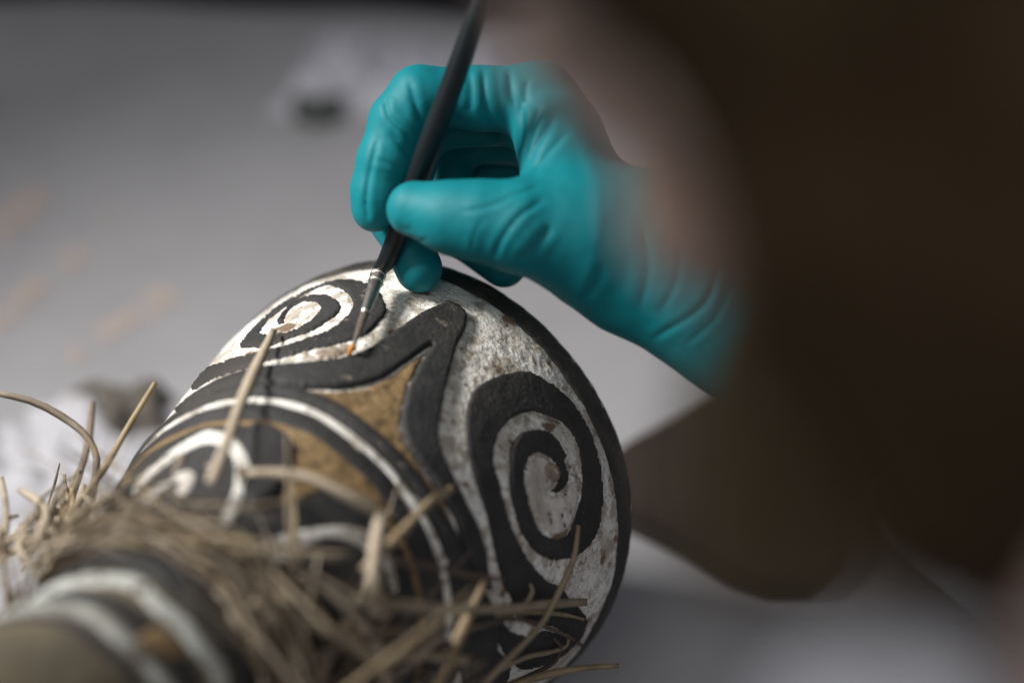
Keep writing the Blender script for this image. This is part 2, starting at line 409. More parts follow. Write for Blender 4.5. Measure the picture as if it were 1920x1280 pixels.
def relief(name, pts, h, m, edge=.0014, label=None, step=3.0, grid=3.6, noise=.00025, sink=.0008, jitter=.4):
    """a carved or painted piece lying on the drum's surface: outline -> raised, round-shouldered slab"""
    poly = closed_spline(pts, step)
    poly = poly + jitter * rng.normal(size=poly.shape)
    lo, hi = poly.min(0), poly.max(0)
    gx, gy = np.meshgrid(np.arange(lo[0], hi[0], grid), np.arange(lo[1], hi[1], grid))
    g = np.stack([gx.ravel(), gy.ravel()], 1) + rng.uniform(-.8, .8, (gx.size, 2))
    g = g[inside(g, poly)]
    g = g[seg_dist(g, poly) > grid * .45]
    inner = []
    allp = np.vstack([poly, g])
    n = len(poly)
    V, E, T, *_ = delaunay_2d_cdt([Vector(p) for p in allp.tolist()], [(i, (i + 1) % n) for i in range(n)], [list(range(n))], 1, 1e-4)
    xy = np.array([v[:] for v in V])
    T = np.array([t[:] for t in T if len(t) == 3])
    dist = seg_dist(xy, poly) * .00019
    P = to_surface(xy)
    q = P - C0
    L = -(q @ AX); th = np.arctan2(q @ E2, q @ E1)
    nrm = surf_normal(L, th)
    t = np.clip(dist / edge, 0, 1)
    hh = h * np.sqrt(np.clip(1 - (1 - t) ** 2, 0, 1)) - sink * (dist < 2e-5)
    k = vnoise(P, 170) + .6 * vnoise(P, 420)
    P = P + nrm * (hh + k * noise * t)[:, None]
    # face the lens side outwards
    fn = np.cross(P[T[:, 1]] - P[T[:, 0]], P[T[:, 2]] - P[T[:, 0]])
    if (fn * nrm[T[:, 0]]).sum() > 0: pass
    fl = (fn * nrm[T[:, 0]]).sum(1) < 0
    T[fl] = T[fl][:, ::-1]
    return drum_part(name, P, T, m, label=label)

B1 = [(352,738),(391,718),(422,704),(454,693),(491,681),(535,672),(579,660),(619,651),(660,641),(685,632),(704,613),(719,597),(726,585),(722,569),(713,551),
      (697,535),(672,527),(651,525),(626,527),(597,535),(563,551),(529,569),(494,597),(466,626),(449,647),(454,654),(479,655),(507,649),(547,637),(585,622),
      (616,604),(632,591),(640,577),(632,563),(616,555),(591,553),(566,558),(544,571),(529,588),(519,604),(523,609),(533,606),(535,595),(544,583),(560,572),
      (579,567),(594,568),(601,577),(599,585),(585,600),(563,613),(544,622),(531,626),(512,628),(490,626),(492,619),(505,602),(520,591),(542,572),(569,557),
      (591,546),(612,539),(636,543),(651,551),(660,564),(660,577),(651,592),(634,607),(606,624),(569,637),(531,649),(482,661),(449,669),(418,679),(385,694)]
relief('carved_scroll', B1, .0011, M_BLACK, .0007, 'black carved spiral nearest the brush tip')
B2 = [(330,772),(366,742),(391,726),(422,711),(454,700),(485,693),(535,687),(579,683),(626,677),(660,669),(688,658),(716,641),(751,616),(782,594),(810,580),(835,573),
      (857,577),(872,588),(876,601),(870,622),(855,652),(845,690),(833,732),(827,764),(821,805),(821,829),(831,862),(849,899),(866,932),(880,960),(894,988),
      (908,1033),(911,1063),(918,1101),(905,1105),(885,1075),(868,1030),(848,970),(814,915),(785,872),(762,838),(750,805),(752,772),(761,735),(779,697),(797,666),(806,651),(766,679),(735,701),
      (704,718),(672,727),(635,732),(580,731),(516,725),(469,724),(422,733),(379,754),(345,776)]
relief('carved_band', B2, .0024, M_BLACK, .0013, 'black carved band rising to a pointed peak')
B3 = [(956,1125),(942,1094),(932,1060),(923,1019),(915,978),(904,943),(891,909),(879,868),(873,840),(872,817),(872,777),(882,740),(894,724),(923,708),(955,698),
      (988,697),(1012,706),(1044,728),(1073,756),(1097,793),(1114,834),(1124,870),(1129,911),(1128,951),(1124,980),(1114,1008),(1094,1033),(1069,1046),
      (1045,1051),(1021,1046),(1001,1033),(984,1012),(970,984),(960,950),(954,915),(953,886),(955,846),(963,825),(979,809),(1004,804),(1024,807),(1040,819),
      (1053,838),(1061,854),(1059,868),(1064,886),(1064,903),(1053,919),(1040,926),(1029,921),(1040,911),(1046,894),(1041,870),(1028,858),(1008,849),(992,858),
      (983,878),(983,907),(990,940),(1000,972),(1014,998),(1035,1008),(1056,1005),(1069,988),(1080,960),(1088,926),(1089,892),(1085,854),(1073,817),(1053,793),
      (1024,779),(996,773),(971,779),(951,793),(935,813),(926,838),(925,866),(931,890),(941,925),(950,962),(964,1000),(984,1039),(1001,1063),(1028,1088),(1052,1099),
      (1066,1119),(1087,1139),(1100,1158),(1094,1186),(1062,1222),(1020,1246),(972,1252),(938,1215),(930,1165)]
relief('carved_scroll', B3, .0012, M_BLACK, .0007, 'large black carved spiral on the shaded side')
relief('carved_band', [(836,968),(862,1008),(886,1066),(912,1112),(940,1165),(934,1215),(958,1250),(935,1300),(872,1300),(852,1190),(845,1090),(836,1030)], .0010, M_BLACK, .0010, 'dark band between the neck ring and the white stripe')
relief('painted_patch', [(936,1160),(962,1150),(1000,1158),(1040,1172),(1052,1184),(1010,1180),(985,1190),(955,1184)], .0020, M_GESSO, .0007, 'small white patch crossing the foot of the large spiral', noise=.0006, jitter=1.2)
O1 = [(804,655),(797,667),(780,697),(762,735),(753,772),(751,805),(763,838),(788,875),(815,915),(842,965),(846,985),(836,985),(812,938),(779,890),(739,848),(697,815),(652,785),(607,758),
      (562,743),(502,731),(450,732),(410,744),(378,762),(374,757),(420,736),(469,727),(516,728),(580,733),(635,734),(672,729),(704,720),(735,703),(766,681)]
relief('ochre_panel', O1, .0006, M_OCHRE, .0010, 'ochre panel between the peaked band and the neck ring', noise=.0010)
O2 = [(478,788),(502,787),(559,802),(615,830),(660,860),(701,897),(731,935),(757,976),(780,1020),(797,1062),(788,1062),(765,1015),(746,981),(709,961),(664,942),(615,926),(596,925),
      (559,940),(527,948),(517,944),(536,911),(551,877),(553,844),(540,819),(517,801)]
relief('ochre_panel', O2, .0006, M_OCHRE, .0010, 'ochre panel wrapping the black neck', noise=.0005)
K3 = [(470,800),(500,797),(524,808),(545,828),(550,850),(545,880),(528,912),(508,945),(470,960),(452,920),(466,880),(462,840)]
relief('carved_band', K3, .0030, M_BLACK, .0030, 'round black boss beside the ochre neck panel')
W1 = [(243,935),(262,898),(307,858),(349,828),(390,808),(424,812),(452,832),(470,868),(468,905),(456,945),(440,975),(420,1000),(404,992),(420,958),(436,920),(440,885),(434,858),(414,840),(388,834),(352,848),
      (310,876),(270,912),(250,940)]
relief('painted_curl', W1, .0012, M_WHITE, .0012, 'white hooked curl half hidden by grass')
relief('painted_curl', [(255,950),(290,918),(330,890),(356,882),(368,892),(362,915),(345,930),(330,925),(338,905),(318,912),(285,938),(262,965)], .0010, M_WHITE, .0010, 'thin inner white curl under the grass')
W2 = [(470,1040),(500,1012),(545,998),(577,991),(634,984),(684,992),(716,1018),(735,1055),(746,1105),(732,1110),(718,1065),(700,1045),(672,1026),(640,1014),(600,1014),(565,1032),(540,1055),(515,1068),(490,1062)]
relief('painted_curl', W2, .0010, M_WHITE, .0012, 'white arch on the neck above the grass')
relief('bare_patch', [(590,660),(620,652),(650,645),(664,643),(668,652),(655,663),(632,670),(608,676),(600,682),(594,672)], .0009, M_BARE, .0008, 'bare wood patch under the brush tip', noise=.0006, jitter=1.4)
relief('plaster_fill', [(994,862),(1008,853),(1026,863),(1037,880),(1040,900),(1026,920),(1044,931),(1062,920),(1069,900),(1082,905),(1082,940),(1074,968),(1062,994),(1036,1002),(1018,992),(1006,970),(994,936),(987,900)], .0008, M_PLASTER, .0006, 'pitted grey plaster inside the large spiral', noise=.0012, jitter=.8)
relief('bare_patch', [(1018,872),(1034,866),(1046,876),(1050,892),(1040,905),(1026,900),(1016,888)], .0016, M_BARE, .0016, 'bare wood knot inside the large spiral', noise=.0012)
P, F = lathe(np.linspace(.217, .226, 6), np.array([.0002, .0015, .0018, .0018, .0015, .0002]), 256)
sel = []
relief('ochre_panel', [(262,1192),(290,1178),(318,1190),(338,1218),(335,1240),(305,1232),(278,1215)], .0022, M_OCHRE, .0016, 'small ochre patch between the pale shaft rings')

# ------------------------------------------------------------------ dry grass fringe
def blade(P, w, side=None, thick=.00016, fold=.30):
    """a folded grass ribbon along P (lens axes), width profile w -> verts, faces"""
    n = len(P)
    T = np.gradient(P, axis=0); T /= np.linalg.norm(T, axis=1)[:, None] + 1e-12
    view = P / np.linalg.norm(P, axis=1)[:, None]
    ref = view if side is None else np.repeat(np.asarray(side, float)[None], n, 0)
    S = np.cross(T, ref); S /= np.linalg.norm(S, axis=1)[:, None] + 1e-9
    U = np.cross(S, T)
    V = []
    for i in range(n):
        a = w[i] / 2
        V += [P[i] - S[i] * a, P[i] + U[i] * (fold * a + thick), P[i] + S[i] * a, P[i] + U[i] * (fold * a - thick)]
    F = []
    for i in range(n - 1):
        for k in range(4):
            k2 = (k + 1) % 4
            F.append((i * 4 + k, i * 4 + k2, (i + 1) * 4 + k2, (i + 1) * 4 + k))
    F.append((3, 2, 1, 0)); F.append(tuple((n - 1) * 4 + k for k in range(4)))
    return np.array(V), F
fringe = drum_part('grass_fringe', *lathe(np.linspace(.193, .166, 14), .0018 * np.sin(np.linspace(0, math.pi, 14)) + .0006, 200, .0010, 260), STRAW[3],
                   label='bound collar of dry grass round the neck')
def add_blade(pts, wpx, si, tipw=.7, rootw=1.0, twist=0.0, n=16):
    Q = []
    for (x, y, d) in pts:
        if d < 0:
            h_ = hit(x, y); d = (h_[2] if h_ is not None else .84) + d
        Q.append(unp(x, y, d))
    Q = catmull(Q, n)
    t = np.linspace(0, 1, n)
    w = wpx * Q[:, 2] / FOC * (tipw + (rootw - tipw) * np.minimum(1, t * 3.0)) * (1 + .12 * np.sin(t * 9 + si * 2 + wpx))
    side = None
    if twist:
        v = Q.mean(0) / np.linalg.norm(Q.mean(0)); side = v + twist * np.array([.6, .6, 0]); side /= np.linalg.norm(side)
    V, F = blade(Q, w, side)
    return mesh_obj('grass_blade', c2w(V), F, STRAW[si], fringe, smooth=True)
TR = [ # (points from tip to root, width px, colour)
 ([(-20,734,.872),(60,752,.872),(120,783,.872),(160,815,.868),(180,852,.866),(178,900,.862),(165,950,.852),(140,1000,.835)], 15, 2),
 ([(291,717,.868),(265,760,.868),(240,800,.865),(215,845,.860),(180,900,.85),(120,975,.832)], 12, 4),
 ([(173,752,.93),(165,830,.92),(145,900,.90),(105,1010,.85)], 15, 2),
 ([(112,868,.888),(103,905,.888),(92,940,.886),(84,972,.88)], 5, 3),
 ([(149,880,.875),(125,930,.87),(90,985,.86),(40,1050,.84)], 15, 2),
 ([(143,966,.886),(100,970,.886),(82,976,.885),(62,1010,.875)], 9, 3),
 ([(118,945,.882),(95,980,.88),(70,1020,.87),(40,1070,.85)], 6, 1),
 ([(515,616,-.016),(480,690,-.019),(450,760,-.020),(425,830,-.020),(396,905,-.014)], 22, 1),
 ([(402,762,.855),(380,825,.835),(362,890,.815)], 20, 1),
 ([(462,886,-.012),(540,890,-.015),(592,901,-.018),(650,930,-.02),(708,958,-.02)], 23, 1),
 ([(716,958,-.02),(704,1030,-.022),(700,1090,-.024),(712,1160,-.02)], 30, 1),
 ([(852,914,-.012),(810,938,-.018),(780,968,-.022),(740,1010,-.024),(680,1070,-.02)], 18, 4),
 ([(1085,984,-.010),(1076,1046,-.012),(1052,1101,-.015),(1028,1150,-.02),(1001,1187,-.024),(953,1235,-.03),(905,1285,-.03)], 12, 0),
 ([(912,1084,-.02),(890,1130,-.024),(862,1190,-.03),(838,1250,-.03),(800,1310,-.03)], 20, 4),
 ([(1102,1128,-.010),(1040,1131,-.014),(960,1140,-.02),(860,1142,-.028),(760,1136,-.034),(660,1126,-.035)], 19, 0),
 ([(1096,1161,-.008),(1060,1152,-.010),(1005,1147,-.014),(930,1152,-.02)], 8, 4),
 ([(1161,1247,.90),(1100,1251,.89),(1040,1261,.88),(980,1277,.865),(920,1300,.85)], 14, 4),
 ([(994,1094,-.006),(998,1108,-.008),(988,1128,-.010),(970,1136,-.012)], 9, 0),
 ([(1097,1213,-.004),(1060,1190,-.010),(1010,1170,-.014),(960,1160,-.018),(880,1180,-.022)], 9, 3),
 ([(1038,1196,-.004),(1050,1212,-.008),(1040,1240,-.012),(1000,1262,-.016),(930,1290,-.02)], 8, 3),
 ([(1065,1188,-.004),(1062,1210,-.008),(1030,1222,-.010),(985,1232,-.016),(930,1260,-.02)], 9, 0),
 ([(945,1085,-.016),(880,1078,-.02),(800,1060,-.025),(730,1052,-.028)], 12, 3),
 ([(205,1010,.79),(300,982,.775),(380,1010,.765),(470,1062,.76),(545,1140,.755)], 30, 0),
 ([(330,1050,.77),(390,1095,.758),(440,1150,.75),(492,1202,.748)], 32, 1),
 ([(250,1020,.78),(360,1040,.765),(440,1090,.76),(520,1170,.755)], 30, 2),
 ([(60,1062,.82),(160,1000,.80),(260,940,.795),(350,920,.80)], 30, 0),
 ([(120,1050,.80),(220,985,.79),(320,945,.79),(430,950,.795)], 26, 1),
 ([(10,1040,.84),(90,1000,.83),(190,940,.82),(300,880,.83),(350,860,.84)], 18, 0),
 ([(400,985,.785),(350,950,.79),(330,900,.80),(345,850,.81)], 18, 2),
 ([(395,870,.80),(382,920,.795),(400,970,.785),(425,1010,.78)], 20, 1),
 ([(470,1130,.755),(560,1160,.76),(650,1200,.765),(720,1260,.77)], 26, 0),
 ([(560,1080,.775),(640,1130,.775),(700,1200,.775),(730,1290,.77)], 22, 2),
 ([(600,1230,.765),(700,1190,.775),(790,1190,.785),(850,1215,.80)], 20, 3),
 ([(640,1290,.765),(720,1240,.775),(800,1230,.79),(880,1240,.81)], 18, 0),
 ([(790,1190,.80),(740,1215,.79),(690,1200,.78),(640,1170,.775)], 20, 4),
]
for pts, w, si in TR:
    add_blade(pts, w, si)
for k in range(34):                                                                # thin pale blades on the far left of the collar
    x0, y0 = random.uniform(-20, 230), random.uniform(1020, 1090); x2, y2 = x0 + random.uniform(-40, 150), random.uniform(880, 1010)
    d0 = random.uniform(.79, .83); d2 = d0 + random.uniform(.01, .06)
    add_blade([(x2, y2, d2), ((x0 + x2) / 2 + random.uniform(-35, 35), (y0 + y2) / 2 - random.uniform(0, 35), (d0 + d2) / 2), (x0, y0, d0)], random.uniform(6, 17), random.choice((0, 1, 1, 2, 4)), n=10)
TH_LOW = math.atan2(E2 @ np.array([.7, -.7, 0]), E1 @ np.array([.7, -.7, 0]))
def fringe_blade(k, mass=None):
    """one more blade: root under the collar, sweeping round or standing off the neck"""
    th = random.uniform(0, 2 * math.pi) if k % 5 < 3 else TH_LOW + random.gauss(0, .6); L = random.uniform(.166, .192)
    base = surf(np.array([L]), np.array([th]), .002)[0]
    rad = math.cos(th) * E1 + math.sin(th) * E2; tan = -math.sin(th) * E1 + math.cos(th) * E2
    low = max(0.0, float(rad @ np.array([.55, -.85, 0])))                             # the fringe is fuller underneath
    along = AX * random.choice((1, -1)) * random.uniform(.0, .55 + .9 * low)
    d = tan * random.choice((-1, 1)) * random.uniform(.8 - .6 * low, 1.4) + rad * random.uniform(.0, .42 + .3 * low) * random.random() ** .5 + along
    d /= np.linalg.norm(d)
    ln = random.uniform(.030, .070 + .03 * low); Q = []
    p = base.copy(); bend = random.uniform(-26 + 20 * low, 4)
    for i in range(7):
        Q.append(p.copy()); p = p + d * ln / 6
        q = p - C0; rr = q - AX * (q @ AX); rn = np.linalg.norm(rr); lim = float(prof(-(q @ AX))) + .003
        d = d + rr / rn * bend * ln / 6; d /= np.linalg.norm(d)
        if rn < lim: p = p + rr / rn * (lim - rn)
    Q = catmull(Q[::-1], 12)
    w = random.uniform(.0009, .0029) * (.4 + .6 * np.minimum(1, np.linspace(0, 3, 12)))
    nrm = rad + .4 * rng.normal(size=3); nrm /= np.linalg.norm(nrm)
    return blade(Q, w, nrm)
for k in range(200):
    V, F = fringe_blade(k)
    mesh_obj('grass_blade', c2w(V), F, STRAW[random.choice((0, 0, 1, 2, 2, 3, 4))], fringe)
Vs, Fs, nv = [], [], 0
for k in range(170):
    V, F = fringe_blade(k); Vs.append(V); Fs += [tuple(i + nv for i in f) for f in F]; nv += len(V)
tangle = tag(mesh_obj('grass_tangle', c2w(np.vstack(Vs)), Fs, STRAW[2], fringe), kind='stuff')
for k in (0, 1, 3, 4): tangle.data.materials.append(STRAW[k])
per = len(Fs) // 170
tangle.data.polygons.foreach_set('material_index', np.repeat(rng.choice([0, 0, 1, 1, 2, 3, 4], 170), per)[:len(Fs)].astype(np.int32))

# ------------------------------------------------------------------ fields -> surfaces (gloved hand, body)
def cap(p, a, b, ra, rb):
    a = np.asarray(a, np.float32); b = np.asarray(b, np.float32); d = b - a
    t = np.clip(((p - a) @ d) / float(d @ d), 0, 1)
    return np.linalg.norm(p - a - t[:, None] * d, axis=1) - (ra + (rb - ra) * t)
def ell(p, c, r, R=None):
    q = p - np.asarray(c, np.float32)
    if R is not None: q = q @ np.asarray(R, np.float32).T
    r = np.asarray(r, np.float32)
    k = np.linalg.norm(q / r, axis=1)
    return (k - 1) * k / (np.linalg.norm(q / (r * r), axis=1) + 1e-6)
def smin(a, b, k):
    h_ = np.clip(.5 + .5 * (b - a) / k, 0, 1)
    return b + (a - b) * h_ - k * h_ * (1 - h_)
def sdf_mesh(f, lo, hi, h, coarse=4):
    lo = np.asarray(lo, float); hi = np.asarray(hi, float)
    nc = np.ceil((hi - lo) / (h * coarse)).astype(int) + 1
    ax = [lo[i] + h * coarse * np.arange(nc[i]) for i in range(3)]
    G = np.stack(np.meshgrid(*ax, indexing='ij'), -1).reshape(-1, 3).astype(np.float32)
    Dc = f(G).reshape(nc)
    n = nc * coarse
    D = np.repeat(np.repeat(np.repeat(Dc, coarse, 0), coarse, 1), coarse, 2)
    near = np.abs(D) < h * coarse * 2.6
    idx = np.argwhere(near)
    pts = (lo + idx * h).astype(np.float32)
    D[near] = np.concatenate([f(c) for c in np.array_split(pts, max(1, len(pts) // 200000))])
    D = D.astype(np.float32)
    S = D < 0
    c = np.zeros(tuple(n - 1), int)
    for o in np.ndindex(2, 2, 2):
        c += S[o[0]:n[0] - 1 + o[0], o[1]:n[1] - 1 + o[1], o[2]:n[2] - 1 + o[2]]
    cells = np.argwhere((c > 0) & (c < 8))
    ids = -np.ones(tuple(n - 1), int); ids[tuple(cells.T)] = np.arange(len(cells))
    acc = np.zeros((len(cells), 3)); cnt = np.zeros(len(cells))
    for o in np.ndindex(2, 2, 2):
        for k in range(3):
            if o[k]: continue
            o2 = list(o); o2[k] = 1
            va = D[tuple((cells + o).T)]; vb = D[tuple((cells + o2).T)]
            m = (va < 0) != (vb < 0)
            t = np.where(m, va / np.where(m, va - vb, 1), 0)
            p = np.repeat(np.array(o, float)[None], len(cells), 0); p[:, k] += t
            acc[m] += p[m]; cnt[m] += 1
    V = lo + (cells + acc / cnt[:, None]) * h
    F = []
    for k in range(3):
        sl0 = [slice(1, n[i] - 1) for i in range(3)]; sl1 = list(sl0)
        sl0[k] = slice(0, n[k] - 1); sl1[k] = slice(1, n[k])
        a = S[tuple(sl0)]; b = S[tuple(sl1)]
        e = np.argwhere(a != b); off = np.ones(3, int); off[k] = 0
        e = e + off
        i, j = [x for x in range(3) if x != k]
        u = np.zeros(3, int); u[i] = 1; v = np.zeros(3, int); v[j] = 1
        q = np.stack([ids[tuple((e - u - v).T)], ids[tuple((e - v).T)], ids[tuple(e.T)], ids[tuple((e - u).T)]], 1)
        fl = S[tuple(e.T)]
        if k == 1: fl = ~fl
        q[~fl] = q[~fl][:, ::-1]
        F.append(q)
    F = np.vstack(F); F = F[(F >= 0).all(1)]
    return V, F
def vert_normals(V, F):
    n = np.zeros_like(V)
    fn = np.cross(V[F[:, 2]] - V[F[:, 0]], V[F[:, 3]] - V[F[:, 1]])
    for k in range(4): np.add.at(n, F[:, k], fn)
    return n / (np.linalg.norm(n, axis=1)[:, None] + 1e-12)
def relax(V, F, it=2, lam=.5):
    e = np.vstack([F[:, [0, 1]], F[:, [1, 2]], F[:, [2, 3]], F[:, [3, 0]]])
    for _ in range(it):
        s = np.zeros_like(V); c = np.zeros(len(V))
        np.add.at(s, e[:, 0], V[e[:, 1]]); np.add.at(s, e[:, 1], V[e[:, 0]])
        np.add.at(c, e[:, 0], 1); np.add.at(c, e[:, 1], 1)
        V = V * (1 - lam) + lam * s / np.maximum(c, 1)[:, None]
    return V

# ------------------------------------------------------------------ the restorer
WR = np.array([1190, 470, .862])
person_base = np.array([0.22, 0.05, -0.76])
person = empty('person', tuple(person_base), 'person with dark brown hair bending in close, wearing a teal glove and white coat', 'person')

def J(x, y, d): return unp(x, y, d)
FING = {
 'index':  [((1012,188,.880),.0132), ((900,184,.876),.0112), ((786,182,.872),.0108), ((749,228,.872),.0106), ((723,303,.872),.0101), ((709,358,.873),.0095), ((702,392,.873),.0084)],
 'middle': [((1012,215,.902),.0130), ((900,215,.900),.0112), ((790,235,.898),.0104), ((740,405,.892),.0096), ((785,503,.887),.0088)],
 'ring':   [((1025,262,.922),.0125), ((930,250,.924),.0110), ((838,270,.922),.0102), ((842,420,.918),.0093), ((945,497,.908),.0085)],
 'little': [((1040,320,.940),.0115), ((960,310,.944),.0096), ((890,320,.944),.0090), ((890,425,.940),.0082), ((965,480,.930),.0076)],
 'thumb':  [((1080,436,.852),.0225), ((975,424,.846),.0162), ((905,414,.846),.0140), ((850,408,.848),.0128), ((778,392,.852),.0100)],
}
ELBOW_W = np.array([0.255, 0.60, 0.115])
ELB = w2c(ELBOW_W)
WRC = J(*WR)
FDIR = (ELB - WRC) / np.linalg.norm(ELB - WRC)
CUFF = WRC + FDIR * .075
def hand_field(p):
    d = cap(p, J(1105,432,.866), WRC, .0225, .0265)
    d = smin(d, cap(p, WRC, CUFF + FDIR * .004, .0265, .0310), .010)
    d = smin(d, cap(p, J(1110,420,.885), WRC + [0, 0, .004], .020, .024), .012)
    for f in ('index', 'middle', 'ring', 'little'):
        (a, ra) = FING[f][0]
        d = smin(d, cap(p, J(*a), J(1125, 415, .866 + (.004 if f == 'index' else .012 if f == 'middle' else .02 if f == 'ring' else .03)), ra, .0165), .007)
    d = smin(d, cap(p, J(1062,400,.856), J(1046,250,.870), .0155, .0140), .010)     # web of the thumb
    out = None
    for f, ch in FING.items():
        fd = None
        for (a, ra), (b, rb) in zip(ch[:-1], ch[1:]):
            c = cap(p, J(*a), J(*b), ra, rb)
            fd = c if fd is None else smin(fd, c, .0035)
        k = smin(d, fd, .010 if f == 'thumb' else .005)
        out = k if out is None else np.minimum(out, k)
    # open cuff: cut square and hollowed
    s = (p - CUFF.astype(np.float32)) @ FDIR.astype(np.float32)
    out = np.maximum(out, s)
    bore = np.maximum(cap(p, WRC + FDIR * .05, CUFF + FDIR * .05, .0265, .0300), -(s + .02))
    return np.maximum(out, -bore)
allj = np.array([J(*a) for ch in FING.values() for a, r in ch] + [CUFF])
V, F = sdf_mesh(hand_field, allj.min(0) - .04, allj.max(0) + .04, .0009)
V = relax(V, F, 2)
# folds in the glove: (points, width px, depth m, deepest lens distance)
FOLDS = [
 ([(708,262),(694,320),(686,380),(690,415)], 6, .0014, .885),
 ([(721,182),(729,217),(756,244),(772,262)], 6, .0013, .885), ([(768,154),(783,209),(797,240)], 7, .0014, .885),
 ([(733,252),(752,272),(772,295)], 6, .0012, .885), ([(905,128),(910,190),(922,255)], 8, .0016, .90), ([(955,133),(958,172),(965,200)], 7, .0014, .90),
 ([(930,235),(945,285),(963,325)], 8, .0014, .90), ([(880,135),(884,175),(880,210)], 7, .0010, .90),
 ([(975,190),(978,235),(976,280)], 7, .0014, .90), ([(1012,200),(996,250),(985,292)], 7, .0016, .90), ([(1040,220),(1012,262),(992,305)], 7, .0016, .90),
 ([(1062,250),(1030,285),(1000,325)], 7, .0012, .90), ([(990,150),(985,170),(986,200)], 6, .0010, .90),
 ([(1008,352),(965,366),(915,388),(868,396)], 5, .0010, .86), ([(1018,376),(975,404),(942,446),(926,482)], 6, .0015, .87),
 ([(905,412),(890,440),(884,470)], 4, .0006, .87),
 ([(1032,425),(1010,455),(980,490)], 9, .0018, .88), 
 ([(748,418),(756,428),(770,430)], 5, .0007, .86), ([(775,445),(785,452),(800,450)], 5, .0007, .86), ([(705,300),(735,310),(752,322)], 5, .0007, .885),
 ([(1272,440),(1270,520),(1238,588)], 7, .0007, .9), ([(1345,505),(1316,574),(1225,634)], 7, .0012, .9),
 ([(1366,545),(1336,600),(1285,645)], 6, .0007, .9), ([(1200,420),(1215,500),(1200,580)], 12, .0008, .9), 
 ([(1130,500),(1110,540),(1080,570)], 10, .0007, .9),
]
N = vert_normals(V, F)
if (N * (V - V.mean(0))).sum() < 0: F = F[:, ::-1]; N = -N
xy = proj(V); face = np.clip(-(N * V).sum(1) / np.linalg.norm(V, axis=1) * 2.5, 0, 1)
disp = np.zeros(len(V))
for pts, w, dep, dm in FOLDS:
    pl = catmull(np.array(pts, float), 14)
    near = (xy[:, 0] > pl[:, 0].min() - 5 * w) & (xy[:, 0] < pl[:, 0].max() + 5 * w) & (xy[:, 1] > pl[:, 1].min() - 5 * w) & (xy[:, 1] < pl[:, 1].max() + 5 * w) & (V[:, 2] < dm)
    ii = np.where(near)[0]
    x = seg_dist(xy[ii], pl, False)
    # fade towards the fold's ends
    t = np.linalg.norm(xy[ii][:, None] - pl[None], axis=2).argmin(1) / (len(pl) - 1)
    fade = np.clip(np.minimum(t, 1 - t) * 6 + .25, 0, 1)
    disp[ii] += face[ii] * fade * dep * .50 * (-np.exp(-(x / (w * .6)) ** 2) + .35 * np.exp(-((x - 2.1 * w) / w) ** 2))
disp += .00035 * (vnoise(V, 90) + .4 * vnoise(V, 260))
# rolled edge at the cuff
s = (V - CUFF) @ FDIR
disp += .0016 * np.exp(-((s + .003) / .0022) ** 2)
V = V + N * disp[:, None]
tag(mesh_obj('glove', c2w(V), F, M_GLOVE, person), 'teal nitrile glove pinching the brush between thumb and index finger')

# body: head, neck, torso and working arm as one surface (world axes)
HEAD = c2w([.0745, .090, .43])
fdir = np.array([-.40, -.28, .87]); fdir /= np.linalg.norm(fdir)                 # where the face looks (lens axes)
up0 = np.array([-.80, .58, .25]); up0 -= fdir * (up0 @ fdir); up0 /= np.linalg.norm(up0)
HF = fdir @ M_CAM; HU = up0 @ M_CAM; HR = np.cross(HF, HU)                       # world axes of the head
HM = np.stack([HR, HF, HU])
def hd(x, y, z): return HEAD + HR * x + HF * y + HU * z                          # right, front, up
SHR = np.array([.37, .30, .285]); SHL = np.array([-.01, .16, .285]); NECK = np.array([.165, .215, .36])
CHEST = np.array([.19, .16, .10]); PELV = np.array([.22, .02, -.25])
def head_field(p):
    d = ell(p, hd(0, -.012, .028), (.076, .094, .088), HM)
    d = smin(d, ell(p, hd(0, .030, -.040), (.058, .062, .074), HM), .03)
    d = smin(d, ell(p, hd(0, .062, -.092), (.026, .024, .020), HM), .02)          # chin
    d = smin(d, cap(p, hd(0, .088, .006), hd(0, .112, -.034), .008, .0125), .008)    # nose
    for s_ in (-1, 1):
        d = smin(d, ell(p, hd(.042 * s_, .068, -.026), (.018, .018, .018), HM), .014)   # cheeks
        d = smin(d, cap(p, hd(.014 * s_, .090, .022), hd(.046 * s_, .074, .020), .007, .006), .008)  # brows
        d = smin(d, ell(p, hd(.078 * s_, -.004, -.012), (.008, .018, .031), HM), .004)  # ears
        d = np.maximum(d, -ell(p, hd(.032 * s_, .096, .004), (.014, .010, .009), HM))   # eye sockets
        d = np.minimum(d, ell(p, hd(.032 * s_, .078, .004), (.0125, .0125, .0115), HM))
    d = smin(d, cap(p, hd(-.022, .086, -.062), hd(.022, .086, -.062), .0055, .0055), .005)
    d = smin(d, cap(p, hd(-.017, .085, -.072), hd(.017, .085, -.072), .006, .006), .004)
    return d
def body_field(p):
    d = head_field(p)
    d = smin(d, cap(p, hd(0, -.020, -.050), NECK, .054, .058), .025)
    t = smin(cap(p, SHR, NECK, .058, .066), cap(p, SHL, NECK, .058, .066), .04)
    t = smin(t, ell(p, CHEST, (.165, .115, .20)), .05)
    t = smin(t, cap(p, CHEST, PELV, .115, .135), .06)
    d = smin(d, t, .03)
    d = smin(d, cap(p, SHR, ELBOW_W, .052, .040), .03)
    d = smin(d, cap(p, ELBOW_W, c2w(CUFF - FDIR * .035), .040, .0225), .015)
    return d
V, F = sdf_mesh(body_field, (-.16, -.22, -.42), (.50, .80, .68), .005)
V = relax(V, F, 1)
N = vert_normals(V, F)
if (N * (V - V.mean(0))).sum() < 0: F = F[:, ::-1]
mesh_obj('body', V, F, M_SKIN, person)
CUFF_S = ELBOW_W + (c2w(WRC) - ELBOW_W) * .42
